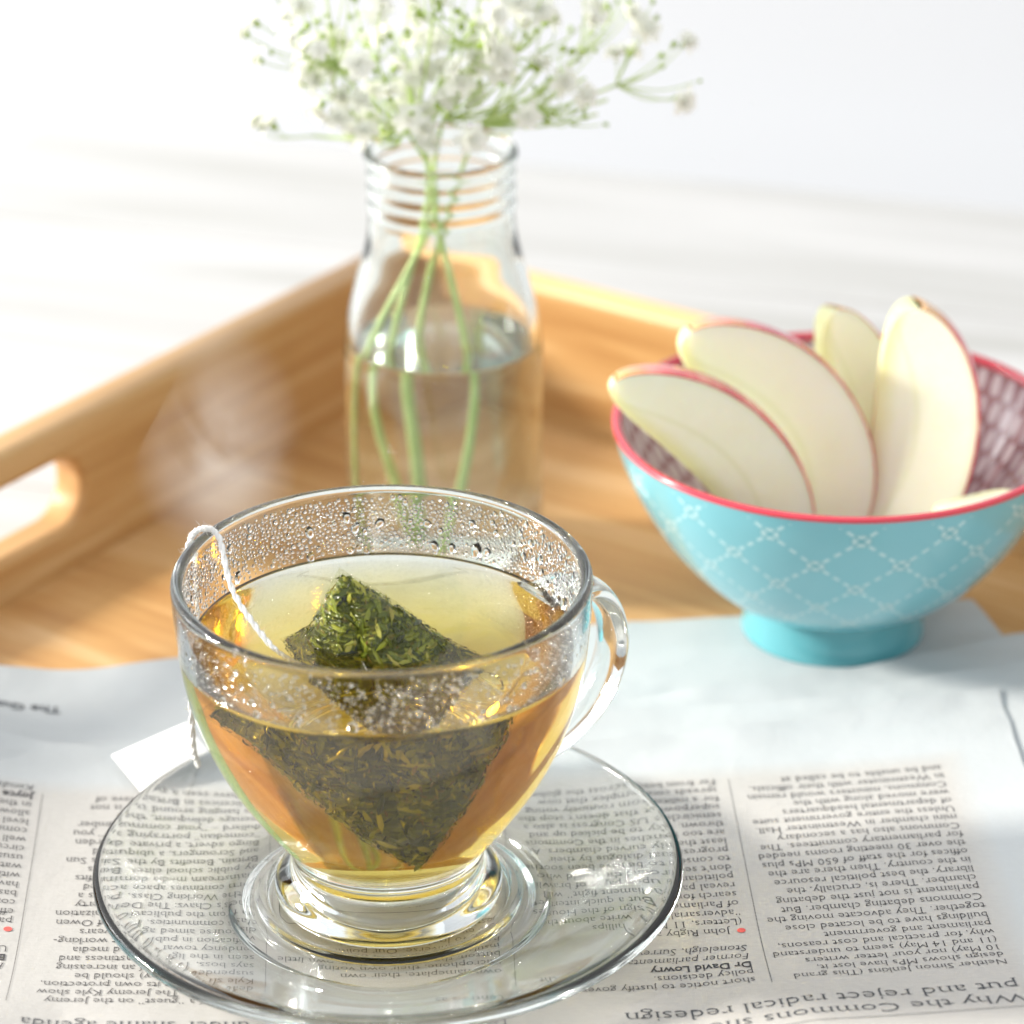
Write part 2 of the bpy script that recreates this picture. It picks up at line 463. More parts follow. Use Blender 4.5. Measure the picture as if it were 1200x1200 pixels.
for i, (cl, off) in enumerate(((col1, 0), (col2, 0), (col3, .6), (col4, 1), (col5, 0))):
    put_lines('text_column', cl, XS-COLW*i, YB+(0, .04, -.1, 0, 0)[i], SZ, LEAD, M_ink, news, ztop, .85, 4.35)
put_lines('headline', ["Why the Commons should stay", "put and reject radical redesign"], XS, YB-1.72, .64, .66, M_inkgrey, news, ztop, .94, 8.05)
put_lines('headline', ["TV show and the wider", "under shame agenda"], XS-COLW*3, YB-1.62, .56, .66, M_inkgrey, news, ztop, .92, 4.6)
put_lines('headline', ["Letters", "centred as"], XS-COLW*2, YB-1.15, .34, .5, M_inkgrey, news, ztop, .92, 4.6)
put_lines('caption', ["(There will be a", "I\u2019ll jostle for seating", "much"], 1.85, -.25, .30, .36, M_ink, news, ztop, 1.0, 3.4)
# column rules: fine dotted lines, and the box round the caption
def strip(name, pts, wd, mat, dots=None):
    V, F = [], []
    for (a, b), (c, d) in zip(pts, pts[1:]):
        L = math.hypot(c-a, d-b); n = int(L/(dots or .25))
        ux, uy = (c-a)/L, (d-b)/L
        for i in range(n):
            t0 = i*L/n; t1 = t0+(L/n)*(.55 if dots else 1.0)
            q = len(V)
            for t, s in ((t0, -1), (t1, -1), (t1, 1), (t0, 1)):
                X, Y = a+ux*t-uy*s*wd, b+uy*t+ux*s*wd
                x, y = X*math.cos(PHI)-Y*math.sin(PHI), X*math.sin(PHI)+Y*math.cos(PHI); V.append((x, y, ztop(x, y)))
            F.append((q, q+1, q+2, q+3))
    return mesh_obj(name, V, F, mat, news, smooth=False)
for kx in (-7.22, -2.41, 2.40, 7.21):
    strip('column_rule', [(kx, -3.6), (kx, 4.45)], .009, M_ink, .052)
strip('caption_frame', [(2.1, -.75), (-2.05, -.75), (-2.2, -.5), (-2.2, 4.4)], .012, M_ink)
strip('head_rule', [(12.2, -5.75), (-9.5, -5.75)], .012, M_inkgrey)
for (X, Y) in ((XS-COLW-.06, YB+6*LEAD-.07), (XS-COLW*4-.06, YB+8*LEAD-.07)):
    V = []
    for i in range(20):
        a = 2*PI*i/20; xx, yy = X+.085*math.cos(a), Y+.085*math.sin(a)
        x, y = xx*math.cos(PHI)-yy*math.sin(PHI), xx*math.sin(PHI)+yy*math.cos(PHI); V.append((x, y, ztop(x, y)+.002))
    mesh_obj('bullet', V, [tuple(range(20))], M_inkred, news, smooth=False)
zA = lambda x, y: hz(x, y)*.8-.12+.03*noise.noise(Vector((x*.35, y*.35, 11)))+.015
put_lines('masthead_line', [("The Guardian", 'b')], -7.15, 8.45, .42, .4, M_inkgrey, news, zA)

# ------------------------------------------------------------------ saucer
SZ0 = 0.06
sa = thing('saucer', 'clear glass saucer with a thick rounded rim under the tea cup', 'saucer', (0, 0, SZ0))
top = [(0, .34), (1.2, .34), (2.25, .35), (2.42, .43), (2.52, .46), (2.62, .42), (2.75, .37), (3.3, .42), (4.1, .60), (4.8, .82), (5.3, 1.0), (5.55, 1.08)]
rimp = [(5.68, 1.125), (5.77, 1.10), (5.81, 1.02), (5.78, .93), (5.68, .86)]
bot = [(5.5, .78), (5.0, .58), (4.3, .36), (3.6, .18), (3.3, .10), (3.1, .0), (2.95, -.01), (2.8, .06), (2.6, .10), (1.5, .10), (0, .10)]
prof = spline(top, 4)[:-1]+spline([top[-1]]+rimp+[bot[0]], 5)[:-1]+spline(bot, 4)
prof = [(max(0, r), z) for r, z in prof]
V, F = lathe(prof, 160)
F = [tuple(reversed(q)) for q in F]
mesh_obj('dish', V, F, M_glass, sa)

# ------------------------------------------------------------------ cup
CZ = SZ0+.36
cup = thing('tea_cup', 'clear glass tea cup filled with golden green tea on the saucer', 'cup', (0, 0, CZ))
R0 = 7.47-CZ
outer = [(1.50, .0), (1.95, .0), (2.16, .05), (2.25, .22), (2.22, .42), (2.05, .62), (1.90, .82), (1.87, 1.0), (1.95, 1.25), (2.30, 1.72), (2.72, 2.32), (3.13, 3.0), (3.46, 3.72), (3.72, 4.5), (3.88, 5.3), (3.96, 6.1), (3.99, 6.75)]
rim = [(3.995, R0-.1), (3.96, R0-.02), (3.88, R0+.01), (3.80, R0-.02), (3.755, R0-.1)]
inner = [(3.745, 6.7), (3.72, 6.1), (3.64, 5.3), (3.48, 4.5), (3.22, 3.72), (2.88, 3.0), (2.46, 2.32), (2.05, 1.78), (1.78, 1.48), (1.5, 1.32), (1.0, 1.24), (0, 1.22)]
under = [(0, .72), (.9, .70), (1.3, .55), (1.42, .3), (1.45, .06), (1.50, .0)]
prof = spline(under, 4)[:-1]+spline(outer, 5)[:-1]+spline([outer[-1]]+rim+[inner[0]], 4)[:-1]+spline(inner, 5)
prof = [(max(0, r), z) for r, z in prof]
prof[0] = (0, prof[0][1]); prof[-1] = (0, prof[-1][1])
V, F = lathe(prof, 192)
bm_ = mesh_obj('bowl', V, F, M_glass, cup)
HA = math.radians(37)
def rin(z):      # inner wall radius at world z
    pts = [(a[1]+CZ, a[0]) for a in reversed(inner)]
    return interp(pts, z)
# handle: swept strap, ends buried in the wall glass
hp = spline([(3.76, 5.25), (4.4, 5.42), (5.05, 5.18), (5.5, 4.55), (5.62, 3.75), (5.35, 2.95), (4.75, 2.32), (3.9, 1.98), (2.55, 2.05)], 7)
path = [(r*math.cos(HA), r*math.sin(HA), z) for r, z in hp]
n = len(path)
rad = [.25+.12*max(0, 1-i/5)+.10*max(0, 1-(n-1-i)/5) for i in range(n)]
V, F = tube(path, rad, 20, (1.75, .95, (-math.sin(HA), math.cos(HA), 0)))
mesh_obj('handle', V, F, M_glass, cup)

# tea
TZ = 6.0
tea = thing('tea', 'golden tea with a flat surface inside the glass cup', 'tea', (0, 0, CZ+1.2))
pts = [(a[0]+.012, a[1]+CZ) for a in reversed(inner) if a[1]+CZ < TZ-.15]
liq = spline(pts, 6)
liq = [(max(0, r), z) for r, z in liq]
liq[0] = (0, liq[0][1]-.012)
rt = rin(TZ)+.012
liq += [(rin(TZ-.05)+.012, TZ-.02), (rt, TZ+.07), (rt-.06, TZ+.03), (rt-.16, TZ+.008), (rt-.3, TZ), (2.0, TZ), (.8, TZ), (0, TZ)]
V, F = lathe(liq, 144)
V = [(x, y, z-CZ-1.2 + (.012*noise.noise(Vector((x*.9, y*.9, 2))) if z >= TZ-.001 else 0)) for x, y, z in V]
mesh_obj('liquid', V, F, M_tea, tea)

# condensation on the inner wall (too small to pick apart singly)
rnd = random.Random(3)
V, F = [], []
def droplet(ang, z, r, ax, flat):
    R = rin(z); c = Vector((R*math.cos(ang), R*math.sin(ang), z))
    nrm = Vector((-math.cos(ang), -math.sin(ang), .12)).normalized()
    t = Vector((-math.sin(ang), math.cos(ang), 0)); b = nrm.cross(t)
    rot = rnd.uniform(-.5, .5)
    base = len(V); ns = 9 if r > .045 else 7
    wob = [1+rnd.uniform(-.2, .2) for _ in range(ns)]
    rings = [(1.0, -.004), (.97, flat*.35*r), (.72, flat*.75*r), (.38, flat*.97*r)]
    for q, h in rings:
        for i in range(ns):
            a = 2*PI*i/ns; xx, yy = math.cos(a)*r*q*wob[i], math.sin(a)*r*q*ax*wob[i]
            x2, y2 = xx*math.cos(rot)-yy*math.sin(rot), xx*math.sin(rot)+yy*math.cos(rot)
            V.append(tuple(c+t*x2+b*y2+nrm*h-Vector((0, 0, CZ))))
    V.append(tuple(c+nrm*flat*r*1.05-Vector((0, 0, CZ)))); topi = len(V)-1
    for k_ in range(3):
        for i in range(ns):
            j = (i+1) % ns; F.append((base+k_*ns+i, base+k_*ns+j, base+(k_+1)*ns+j, base+(k_+1)*ns+i))
    for i in range(ns): F.append((base+3*ns+i, base+3*ns+(i+1) % ns, topi))
    F.append(tuple(base+i for i in reversed(range(ns))))
placed = []
grid = {}
def free(ang, z, r):
    x = ang*3.6; gx, gz = int(x/.2), int(z/.2)
    for i in (-1, 0, 1):
        for j in (-1, 0, 1):
            for (xx, zz, rr) in grid.get((gx+i, gz+j), ()):
                if math.hypot(x-xx, z-zz) < (r+rr)*.98: return False
    grid.setdefault((gx, gz), []).append((x, z, r)); return True
for tries in range(42000):
    ang = rnd.uniform(-PI, PI); z = rnd.uniform(TZ+.12, 7.28)
    back = .5+.5*math.sin(ang)
    big = rnd.random()
    h = (z-TZ)/1.3
    r = (.015+.034*rnd.random()) if big < .78 else (.04+.085*rnd.random()**1.6*(1.3-h))
    if back < .4: r *= .72
    if h > .9 and rnd.random() < .6: continue
    if back < .38 and rnd.random() < .93: continue
    if ang > 2.2 and z < TZ+.5 and rnd.random() < .8: continue
    if not free(ang, z, r): continue
    droplet(ang, z, r, 1+.5*rnd.random()*(r > .05), .42+.25*rnd.random())
dr = mesh_obj('condensation', V, F, M_drop, cup); tag(dr, 'beads of condensation on the inside of the cup wall', kind='stuff')

# ------------------------------------------------------------------ tea bag
bag = thing('tea_bag', 'pyramid tea bag full of dark green leaves steeping in the cup, string over the rim', 'tea bag', (0, 0, TZ))
T = Vector((-.78, -.3, 7.75)); Lp = Vector((-2.1, 1.45, 4.5)); Rp = Vector((2.05, -.1, 5.35)); Bp = Vector((.55, -1.2, 2.15))
T, Lp, Rp, Bp = (p_-Vector((0, 0, TZ)) for p_ in (T, Lp, Rp, Bp))
cen = (T+Lp+Rp+Bp)/4
def pyramid(puff, lump, ndiv=26, inset=0.):
    V, F = [], []
    for (a, b, c) in ((T, Lp, Bp), (T, Bp, Rp), (T, Rp, Lp), (Lp, Rp, Bp)):
        nrm = (b-a).cross(c-a).normalized()
        if nrm.dot((a+b+c)/3-cen) < 0: nrm = -nrm; b, c = c, b
        base = len(V); idx = {}
        for i in range(ndiv+1):
            for j in range(ndiv+1-i):
                u, v_ = i/ndiv, j/ndiv; w_ = 1-u-v_
                p_ = a*w_+b*u+c*v_
                e = max(0., 27*u*v_*w_); ed = min(1, min(u, v_, w_)*7)
                d = puff*(e**.6)
                d += lump*ed*(noise.noise(p_*2.6)*.6+abs(noise.noise(p_*6.5+Vector((3, 1, 2))))*.5)
                p_ = cen+(p_-cen)*(1-inset)
                idx[i, j] = len(V); V.append(tuple(p_+nrm*d))
        for i in range(ndiv):
            for j in range(ndiv-i):
                F.append((idx[i, j], idx[i+1, j], idx[i, j+1]))
                if i+j < ndiv-1: F.append((idx[i+1, j], idx[i+1, j+1], idx[i, j+1]))
    return V, F
k = N('wet_tea_leaves')
v = k.coord('Object', (1, 1, 1))
vo = k.n('TexVoronoi'); vo.inputs['Scale'].default_value = 620; mp = k.n('Mapping'); mp.inputs['Scale'].default_value = (1, 1, 2.6); mp.inputs['Rotation'].default_value = (.3, .5, .2); k.l(v, mp.inputs[0]); k.l(mp.outputs[0], vo.inputs['Vector'])
sepc = k.n('SeparateColor'); k.l(vo.outputs['Color'], sepc.inputs[0])
col = k.ramp(sepc.outputs[0], [(.0, hexc('20280f')), (.35, hexc('3f4a18')), (.6, hexc('6e7a26')), (.82, hexc('a9ac42')), (1, hexc('6b552a'))])
p = k.n('BsdfPrincipled'); k.l(col, p.inputs['Base Color']); p.inputs['Roughness'].default_value = .28; p.inputs['Coat Weight'].default_value = .5; p.inputs['Coat Roughness'].default_value = .08
k.l(k.bump(k.math('ADD', vo.outputs['Distance'], k.math('MULTIPLY', k.noise(v, 900, 2), .3)), .6, .0012), p.inputs['Normal'])
tr = k.n('BsdfTranslucent'); tr.inputs[0].default_value = hexc('a8b040'); mx = k.n('MixShader'); mx.inputs[0].default_value = .38
k.l(p.outputs[0], mx.inputs[1]); k.l(tr.outputs[0], mx.inputs[2]); k.surf(mx.outputs[0]); M_leaf = k.m
k = N('nylon_mesh')
d = k.n('BsdfPrincipled'); d.inputs['Base Color'].default_value = hexc('8f9450'); d.inputs['Roughness'].default_value = .25
d.inputs['Coat Weight'].default_value = .3; d.inputs['Coat Roughness'].default_value = .05
tt = k.n('BsdfTransparent'); tt.inputs[0].default_value = (.99, .99, .96, 1); mx = k.n('MixShader')
v = k.coord('Object'); wv1 = k.n('TexWave'); wv1.inputs['Scale'].default_value = 420; wv1.bands_direction = 'Z'; k.l(v, wv1.inputs[0])
wv2 = k.n('TexWave'); wv2.inputs['Scale'].default_value = 420; wv2.bands_direction = 'X'; k.l(v, wv2.inputs[0])
g = k.math('MAXIMUM', wv1.outputs['Fac'], wv2.outputs['Fac'])
fac = k.math('ADD', .05, k.math('MULTIPLY', k.math('GREATER_THAN', g, .85), .10))
k.l(fac, mx.inputs[0]); k.l(tt.outputs[0], mx.inputs[1]); k.l(d.outputs[0], mx.inputs[2]); k.surf(mx.outputs[0]); M_nylon = k.m
V, F = pyramid(.50, .16, 44, .05); mesh_obj('leaf_filling', V, F, M_leaf, bag)
V, F = pyramid(.58, .10, 30, 0.0); mesh_obj('mesh_pouch', V, F, M_nylon, bag)
# loose leaf flakes pressed against the mesh
V, F = [], []
rl = random.Random(5)
pv_, pf_ = pyramid(.50, .16, 44, .05)
for fi, q in enumerate(rl.sample(pf_, 2600)):
    a, b, c = (Vector(pv_[i]) for i in q); nn = (b-a).cross(c-a).normalized()
    if nn.dot(a-cen) < 0: nn = -nn
    ctr = (a+b+c)/3+nn*rl.uniform(.005, .05); t = nn.orthogonal().normalized(); t.rotate(Matrix.Rotation(rl.uniform(0, 6.28), 3, nn)); bb = nn.cross(t)
    ln, wd = (rl.uniform(.03, .10), rl.uniform(.010, .026)) if fi > 520 else (rl.uniform(.12, .26), rl.uniform(.03, .06)); s0 = len(V); cu = rl.uniform(-.02, .05)
    for (x, y, h) in ((-1, 0, 0), (-.4, -.9, cu), (.4, -1, cu), (1, 0, 0), (.4, 1, cu), (-.4, .9, cu), (0, 0, .035)):
        V.append(tuple(ctr+t*ln*x+bb*wd*y+nn*h))
    F += [(s0+6, s0+i, s0+(i+1) % 6) for i in range(6)]
k = N('loose_wet_leaf'); ge = k.n('NewGeometry')
col = k.ramp(ge.outputs['Random Per Island'], [(.0, hexc('1d240e')), (.28, hexc('3d4a18')), (.48, hexc('6f7c24')), (.66, hexc('a3a93a')), (.84, hexc('cbc55c')), (1, hexc('7d5c2c'))])
p = k.n('BsdfPrincipled'); k.l(col, p.inputs['Base Color']); p.inputs['Roughness'].default_value = .25; p.inputs['Coat Weight'].default_value = .6; p.inputs['Coat Roughness'].default_value = .06
tr = k.n('BsdfTranslucent'); k.l(col, tr.inputs[0]); mx = k.n('MixShader'); mx.inputs[0].default_value = .3
k.l(p.outputs[0], mx.inputs[1]); k.l(tr.outputs[0], mx.inputs[2]); k.surf(mx.outputs[0])
lf = mesh_obj('leaf_flakes', V, F, k.m, bag); tag(lf, kind='stuff')
# string: from the pouch up over the rim, down outside to the tag
rimL = math.radians(163)
def P3(r, a, z): return (r*math.cos(a), r*math.sin(a), z-TZ)
sp = px(330, 771, y=-.35)
pathS = [tuple(px(352, 800, y=-.25)-Vector((0, 0, TZ))), (sp.x, sp.y, sp.z-TZ), tuple(px(300, 735, y=.2)-Vector((0, 0, TZ))), tuple(px(272, 690, y=.9)-Vector((0, 0, TZ))), P3(3.60, math.radians(153), 7.42), P3(3.86, math.radians(155), 7.62), P3(4.08, math.radians(157), 7.42),
         P3(4.13, math.radians(160), 6.7), P3(4.10, math.radians(160), 5.6), P3(4.25, math.radians(157), 4.0), P3(4.6, math.radians(150), 2.4), P3(5.25, math.radians(140), 1.35), P3(5.95, math.radians(134.5), 1.02)]
ps = spline(pathS, 14)
V, F = [], []
rs = random.Random(9)
for s_ in range(2):     # two plies twisted together
    pl = []
    for i, p_ in enumerate(ps):
        t = Vector(ps[min(i+1, len(ps)-1)])-Vector(ps[max(i-1, 0)]); o1 = t.orthogonal().normalized(); o1 = Vector((0, 1, 0)).cross(t).normalized() if t.length else o1
        o2 = t.cross(o1).normalized(); a = i*.9+s_*PI
        pl.append(tuple(Vector(p_)+(o1*math.cos(a)+o2*math.sin(a))*.026+Vector((rs.uniform(-1, 1), rs.uniform(-1, 1), rs.uniform(-1, 1)))*.006))
    tube(pl, .040, 7, V=V, F=F)
for i in range(260):    # cotton fuzz
    p_ = Vector(ps[rs.randrange(20, len(ps)-30)]); d_ = Vector((rs.gauss(0, 1), rs.gauss(0, 1), rs.gauss(0, 1))).normalized(); q_ = p_+d_*rs.uniform(.07, .17)
    e_ = q_+Vector((rs.gauss(0, 1), rs.gauss(0, 1), rs.gauss(0, 1)))*.04
    tube([p_, q_, e_], [.004, .0035, .002], 3, V=V, F=F, cap=False)
M_string = plain('cotton_string', hexc('f2f1ee'), .9)
k = N('tag_paper'); p = k.n('BsdfPrincipled'); p.inputs['Base Color'].default_value = hexc('f6f6f5'); p.inputs['Roughness'].default_value = .6; k.surf(p.outputs[0]); M_tag = k.m
mesh_obj('string', V, F, M_string, bag, smooth=True)
tg = [px(131, 886, z=.45), px(168, 932, z=.18), px(262, 890, z=.35), px(222, 846, z=.75)]
V, F = [], []
nt = 10
for i in range(nt+1):
    for j in range(nt+1):
        u, v_ = i/nt, j/nt
        p_ = tg[0]*(1-u)*(1-v_)+tg[1]*u*(1-v_)+tg[2]*u*v_+tg[3]*(1-u)*v_
        V.append((p_.x, p_.y, p_.z-TZ+.10*math.sin(v_*PI)*math.sin(u*PI)))
for i in range(nt):
    for j in range(nt):
        a = i*(nt+1)+j; F.append((a, a+1, a+nt+2, a+nt+1))
t_ = mesh_obj('paper_tag', V, F, M_tag, bag)
t_.modifiers.new('thickness', 'SOLIDIFY').thickness = .025*S

# ------------------------------------------------------------------ bottle with water
BX, BY, BZ = .86, 16.3, -.29
bt = thing('glass_bottle', 'clear glass milk bottle with a threaded neck used as a vase', 'bottle', (BX, BY, BZ))
o_ = [(0, .12), (1.4, .08), (1.9, .0), (2.15, .03), (2.30, .22), (2.34, .6), (2.34, 3.0), (2.34, 5.2), (2.32, 5.7), (2.24, 6.4), (2.07, 7.1), (1.88, 7.8), (1.75, 8.4), (1.70, 8.9)]
th_ = []
z = 9.0
for kx in range(3):
    th_ += [(1.70, z), (1.728, z+.07), (1.738, z+.14), (1.728, z+.21), (1.70, z+.28)]; z += .38
lip = [(1.72, z+.05), (1.78, z+.12), (1.78, z+.25), (1.70, z+.31), (1.61, z+.29), (1.57, z+.2)]
i_ = [(1.56, 9.6), (1.56, 8.9), (1.60, 8.4), (1.68, 7.8), (1.87, 7.1), (2.04, 6.4), (2.12, 5.7), (2.14, 5.2), (2.14, 3.0), (2.14, .7), (2.05, .45), (1.7, .36), (0, .34)]
prof = spline(o_, 4)[:-1]+spline([o_[-1]]+th_+lip+[i_[0]], 3)[:-1]+spline(i_, 4)
prof = [(max(0, r), z_) for r, z_ in prof]; prof[0] = (0, .12); prof[-1] = (0, .34)
V, F = lathe(prof, 96); mesh_obj('bottle', V, F, M_bglass, bt)
bw = thing('vase_water', 'clear water filling the lower part of the bottle', 'water', (BX, BY, BZ+.35))
WZ = 5.72
wp = [(a+.012 if a > 0 else 0, b) for a, b in reversed(i_) if b < WZ]
wp[0] = (0, .335)
wl = spline(wp, 4)+[(2.135, WZ), (2.10, WZ+.02), (2.02, WZ-.03), (1.9, WZ-.045), (1.0, WZ-.05), (0, WZ-.05)]
wl = [(max(0, r), z_-.35) for r, z_ in wl]; wl[-1] = (0, wl[-1][1])
V, F = lathe(wl, 80); mesh_obj('water_body', V, F, M_water, bw)

# ------------------------------------------------------------------ gypsophila sprigs
k = N('stem_green'); v = k.coord('Object'); col = k.ramp(k.noise(v, 120, 3), [(.3, hexc('a9c36a')), (.7, hexc('cbdc98'))])
p = k.n('BsdfPrincipled'); k.l(col, p.inputs['Base Color']); p.inputs['Roughness'].default_value = .45; p.inputs['Subsurface Weight'].default_value = 0
k.surf(p.outputs[0]); M_stem = k.m
k = N('white_petal'); p = k.n('BsdfPrincipled'); p.inputs['Base Color'].default_value = hexc('f7f7f2'); p.inputs['Roughness'].default_value = .6
tr = k.n('BsdfTranslucent'); tr.inputs[0].default_value = hexc('f4f6ec'); mx = k.n('MixShader'); mx.inputs[0].default_value = .35
k.l(p.outputs[0], mx.inputs[1]); k.l(tr.outputs[0], mx.inputs[2]); k.surf(mx.outputs[0]); M_petal = k.m
M_calyx = plain('calyx_green', hexc('94ad45'), .5)
def blossom_mesh(name, seed, size):
    r_ = random.Random(seed); V, F, fm = [], [], []
    def petal(a, el, L, Wd, curl, z0):
        d_ = Vector((math.cos(a)*math.cos(el), math.sin(a)*math.cos(el), math.sin(el))); s_ = Vector((-math.sin(a), math.cos(a), 0)); n_ = d_.cross(s_)
        b = len(V)
        for (x, y, h) in ((0, -.12, 0), (0, .12, 0), (.45, -.42, .06), (.45, .42, .06), (.85, -.5, .02), (.85, .5, .02), (1.0, -.2, curl), (1.0, .2, curl)):
            V.append(tuple(d_*(L*x)+s_*(Wd*y)+n_*(L*h)+Vector((0, 0, z0))))
        for q in ((0, 2, 3, 1), (2, 4, 5, 3), (4, 6, 7, 5)): F.append(tuple(b+i for i in q)); fm.append(0)
    for ring, (nP, el, L) in enumerate(((6, .08, 1.0), (6, .45, .85), (5, .85, .62), (3, 1.2, .42))):
        for i in range(nP):
            petal(2*PI*i/nP+ring*.5+r_.uniform(-.15, .15), el+r_.uniform(-.12, .12), size*L*r_.uniform(.9, 1.1), size*.62*r_.uniform(.85, 1.1), r_.uniform(-.15, .25), .02*ring)
    # calyx cup
    b = len(V)
    for (r, z_) in ((.02, -.20), (.06, -.17), (.085, -.06), (.07, .03)):
        for i in range(6): V.append((r*math.cos(i*PI/3), r*math.sin(i*PI/3), z_))
    for q in range(3):
        for i in range(6):
            j = (i+1) % 6; F.append((b+q*6+i, b+q*6+j, b+q*6+6+j, b+q*6+6+i)); fm.append(1)
    F.append(tuple(b+i for i in reversed(range(6)))); fm.append(1)
    me_o = mesh_obj(name, V, F, mats=[M_petal, M_calyx], fm=fm, smooth=True)
    me = me_o.data; bpy.data.objects.remove(me_o); return me
def bud_mesh(name, size, white):
    V, F = lathe([(0, -1.1*size), (.5*size, -.7*size), (.72*size, 0), (.5*size, .7*size), (0, 1.0*size)], 8)
    fm = [1 if i < 24 else (0 if white else 1) for i in range(len(F))]
    o = mesh_obj(name, V, F, mats=[M_petal, M_calyx], fm=fm); me = o.data; bpy.data.objects.remove(o); return me
BL = [blossom_mesh('blossom', s, z_) for s, z_ in ((1, .36), (2, .32), (3, .38), (4, .28))]
BU = [bud_mesh('bud', .085, False), bud_mesh('bud', .10, True), bud_mesh('bud', .07, False)]
rf = random.Random(21)
neck = Vector((BX-.05, BY-.1, 8.75))
# each sprig: foot in the water, a knot at the neck, and a list of tips (photo px, depth, kind)
sprigs = []
def tips(n, cx, cyy, sx_, sy_, dy, wht):
    out = []
    for _ in range(n):
        u = cx+rf.gauss(0, sx_); v_ = cyy+rf.gauss(0, sy_); v_ = min(v_, 165-abs(u-520)*.10)
        out.append((u, v_, BY+dy+rf.uniform(-1.8, 1.8), 'f' if rf.random() < wht else 'b'))
    return out
sprigs.append(('white baby\u2019s breath sprig spreading to the upper left over the bottle neck', (425, 560, 15.6), (432, 415, 15.6), tips(38, 405, 60, 42, 60, -.6, .8)+[(300, 70, 15.5, 'f'), (283, 38, 15.8, 'f'), (335, 20, 15.2, 'f'), (298, 25, 16, 'f'), (320, -10, 15.5, 'f'), (352, 8, 15.6, 'f'), (360, 58, 15.3, 'f'), (372, 95, 15.3, 'f'), (398, 140, 15, 'f'), (420, 120, 15, 'f'), (372, 100, 15.5, 'b'), (318, 62, 15.4, 'b'), (388, 30, 15.5, 'b')]))
sprigs.append(('dense white baby\u2019s breath sprig rising from the middle of the bottle', (480, 560, 16.2), (455, 430, 16.0), tips(46, 500, 50, 55, 52, 0., .88)+[(455, 110, 14.8, 'f'), (480, 140, 14.8, 'f'), (515, 120, 14.9, 'f'), (540, 100, 15, 'f')]))
sprigs.append(('white baby\u2019s breath sprig with green buds leaning over the right of the neck', (535, 570, 15.8), (548, 425, 15.8), tips(36, 590, 50, 48, 50, .3, .75)+[(685, 112, 15.6, 'f'), (660, 95, 15.5, 'f'), (618, 135, 15.2, 'f'), (632, 20, 15.6, 'b'), (665, 125, 15.5, 'b'), (672, 146, 15.5, 'b'), (710, 146, 15.6, 'b'), (686, 138, 15.4, 'b'), (660, 57, 15.6, 'b'), (671, 60, 15.6, 'b'), (698, 60, 15.7, 'b'), (608, 92, 15.0, 'b'), (648, 132, 15.4, 'b')]))
sprigs.append(('thin baby\u2019s breath sprig with sparse buds arching out to the far right', (500, 520, 17.0), (492, 385, 16.9), tips(10, 690, 10, 35, 35, .8, .5)+[(820, 95, 16.6, 'b'), (800, 117, 16.6, 'f'), (790, 52, 16.8, 'b'), (775, 65, 16.8, 'b'), (757, 35, 16.9, 'f'), (770, 20, 16.9, 'b'), (765, 2, 17, 'b'), (738, 2, 17, 'b'), (793, 115, 16.6, 'b'), (776, 78, 16.7, 'b'), (805, 50, 16.8, 'f'), (715, -20, 17, 'f'), (745, -30, 17, 'f')]))
for si, (lab, foot, mid, tp) in enumerate(sprigs):
    f0 = px(foot[0], foot[1], y=foot[2]); m0 = px(mid[0], mid[1], y=mid[2])
    f0.z = max(f0.z, .6)
    base = f0+Vector((0, 0, 0))
    low = f0+(f0-m0)*.9; low.z = .35
    low.x = min(max(low.x, BX-1.6), BX+1.6); low.y = min(max(low.y, BY-1.3), BY+1.3)
    root = thing('flower_sprig', lab, 'flower', low, 0, "sprigs of baby's breath in the bottle")
    nk = neck+Vector((rf.uniform(-.25, .25)+(si-1.5)*.10, rf.uniform(-.2, .2), rf.uniform(-.1, .2)))
    top_ = nk+Vector(((si-1.5)*.45, (-.25, -.3, .1, .3)[si], 2.0))
    main = spline([tuple(low-low), tuple(f0-low), tuple(m0-low), tuple(nk-low), tuple(top_-low)], 8)
    V, F = tube(main, [.112-.078*(i/len(main))**1.5 for i in range(len(main))], 8)
    mesh_obj('stem', V, F, M_stem, root)
    V, F = [], []
    # twigs: tips gather at a few forks
    pts = [(px(u, v_, y=y_), kd) for u, v_, y_, kd in tp]
    forks = []
    for q in range(13):
        c_ = pts[int(q*len(pts)/13)][0]; forks.append(top_+(c_-top_)*rf.uniform(.45, .75)+Vector((rf.uniform(-.3, .3), rf.uniform(-.3, .3), -.35)))
    for fk in forks:
        md = (top_+fk)*.5+Vector((0, 0, -.15)); tube(spline([tuple(top_-low), tuple(md-low), tuple(fk-low)], 5), .035, 5, V=V, F=F)
    tipsdone = []
    for (pt, kd) in pts:
        fk = min(forks, key=lambda w_: (w_-pt).length)
        md = fk*.45+pt*.55+Vector((rf.uniform(-.15, .15), rf.uniform(-.15, .15), -.18))
        dirn = (pt-md).normalized()
        tube(spline([tuple(fk-low), tuple(md-low), tuple(pt-dirn*.12-low)], 4), [.026, .024, .022, .02, .018, .017, .016, .015, .014][:9], 4, V=V, F=F)
        tipsdone.append((pt, dirn, kd))
        if rf.random() < .35:
            pb = md+Vector((rf.uniform(-.35, .35), rf.uniform(-.35, .35), rf.uniform(.1, .4))); tube([tuple(md-low), tuple(pb-low)], .016, 4, V=V, F=F); tipsdone.append((pb, (pb-md).normalized(), 'b'))
    mesh_obj('twigs', V, F, M_stem, root)
    for pt, dirn, kd in tipsdone:
        o = bpy.data.objects.new('blossom' if kd == 'f' else 'bud', rf.choice(BL) if kd == 'f' else rf.choice(BU)); C.objects.link(o); o.parent = root
        dd = (dirn+Vector((rf.uniform(-.5, .5), rf.uniform(-.9, .2), rf.uniform(-.2, .5)))).normalized()
        o.location = (pt-low)*S; o.rotation_mode = 'QUATERNION'; o.rotation_quaternion = dd.to_track_quat('Z', 'Y')
        s_ = rf.uniform(.85, 1.15); o.scale = (s_, s_, s_)

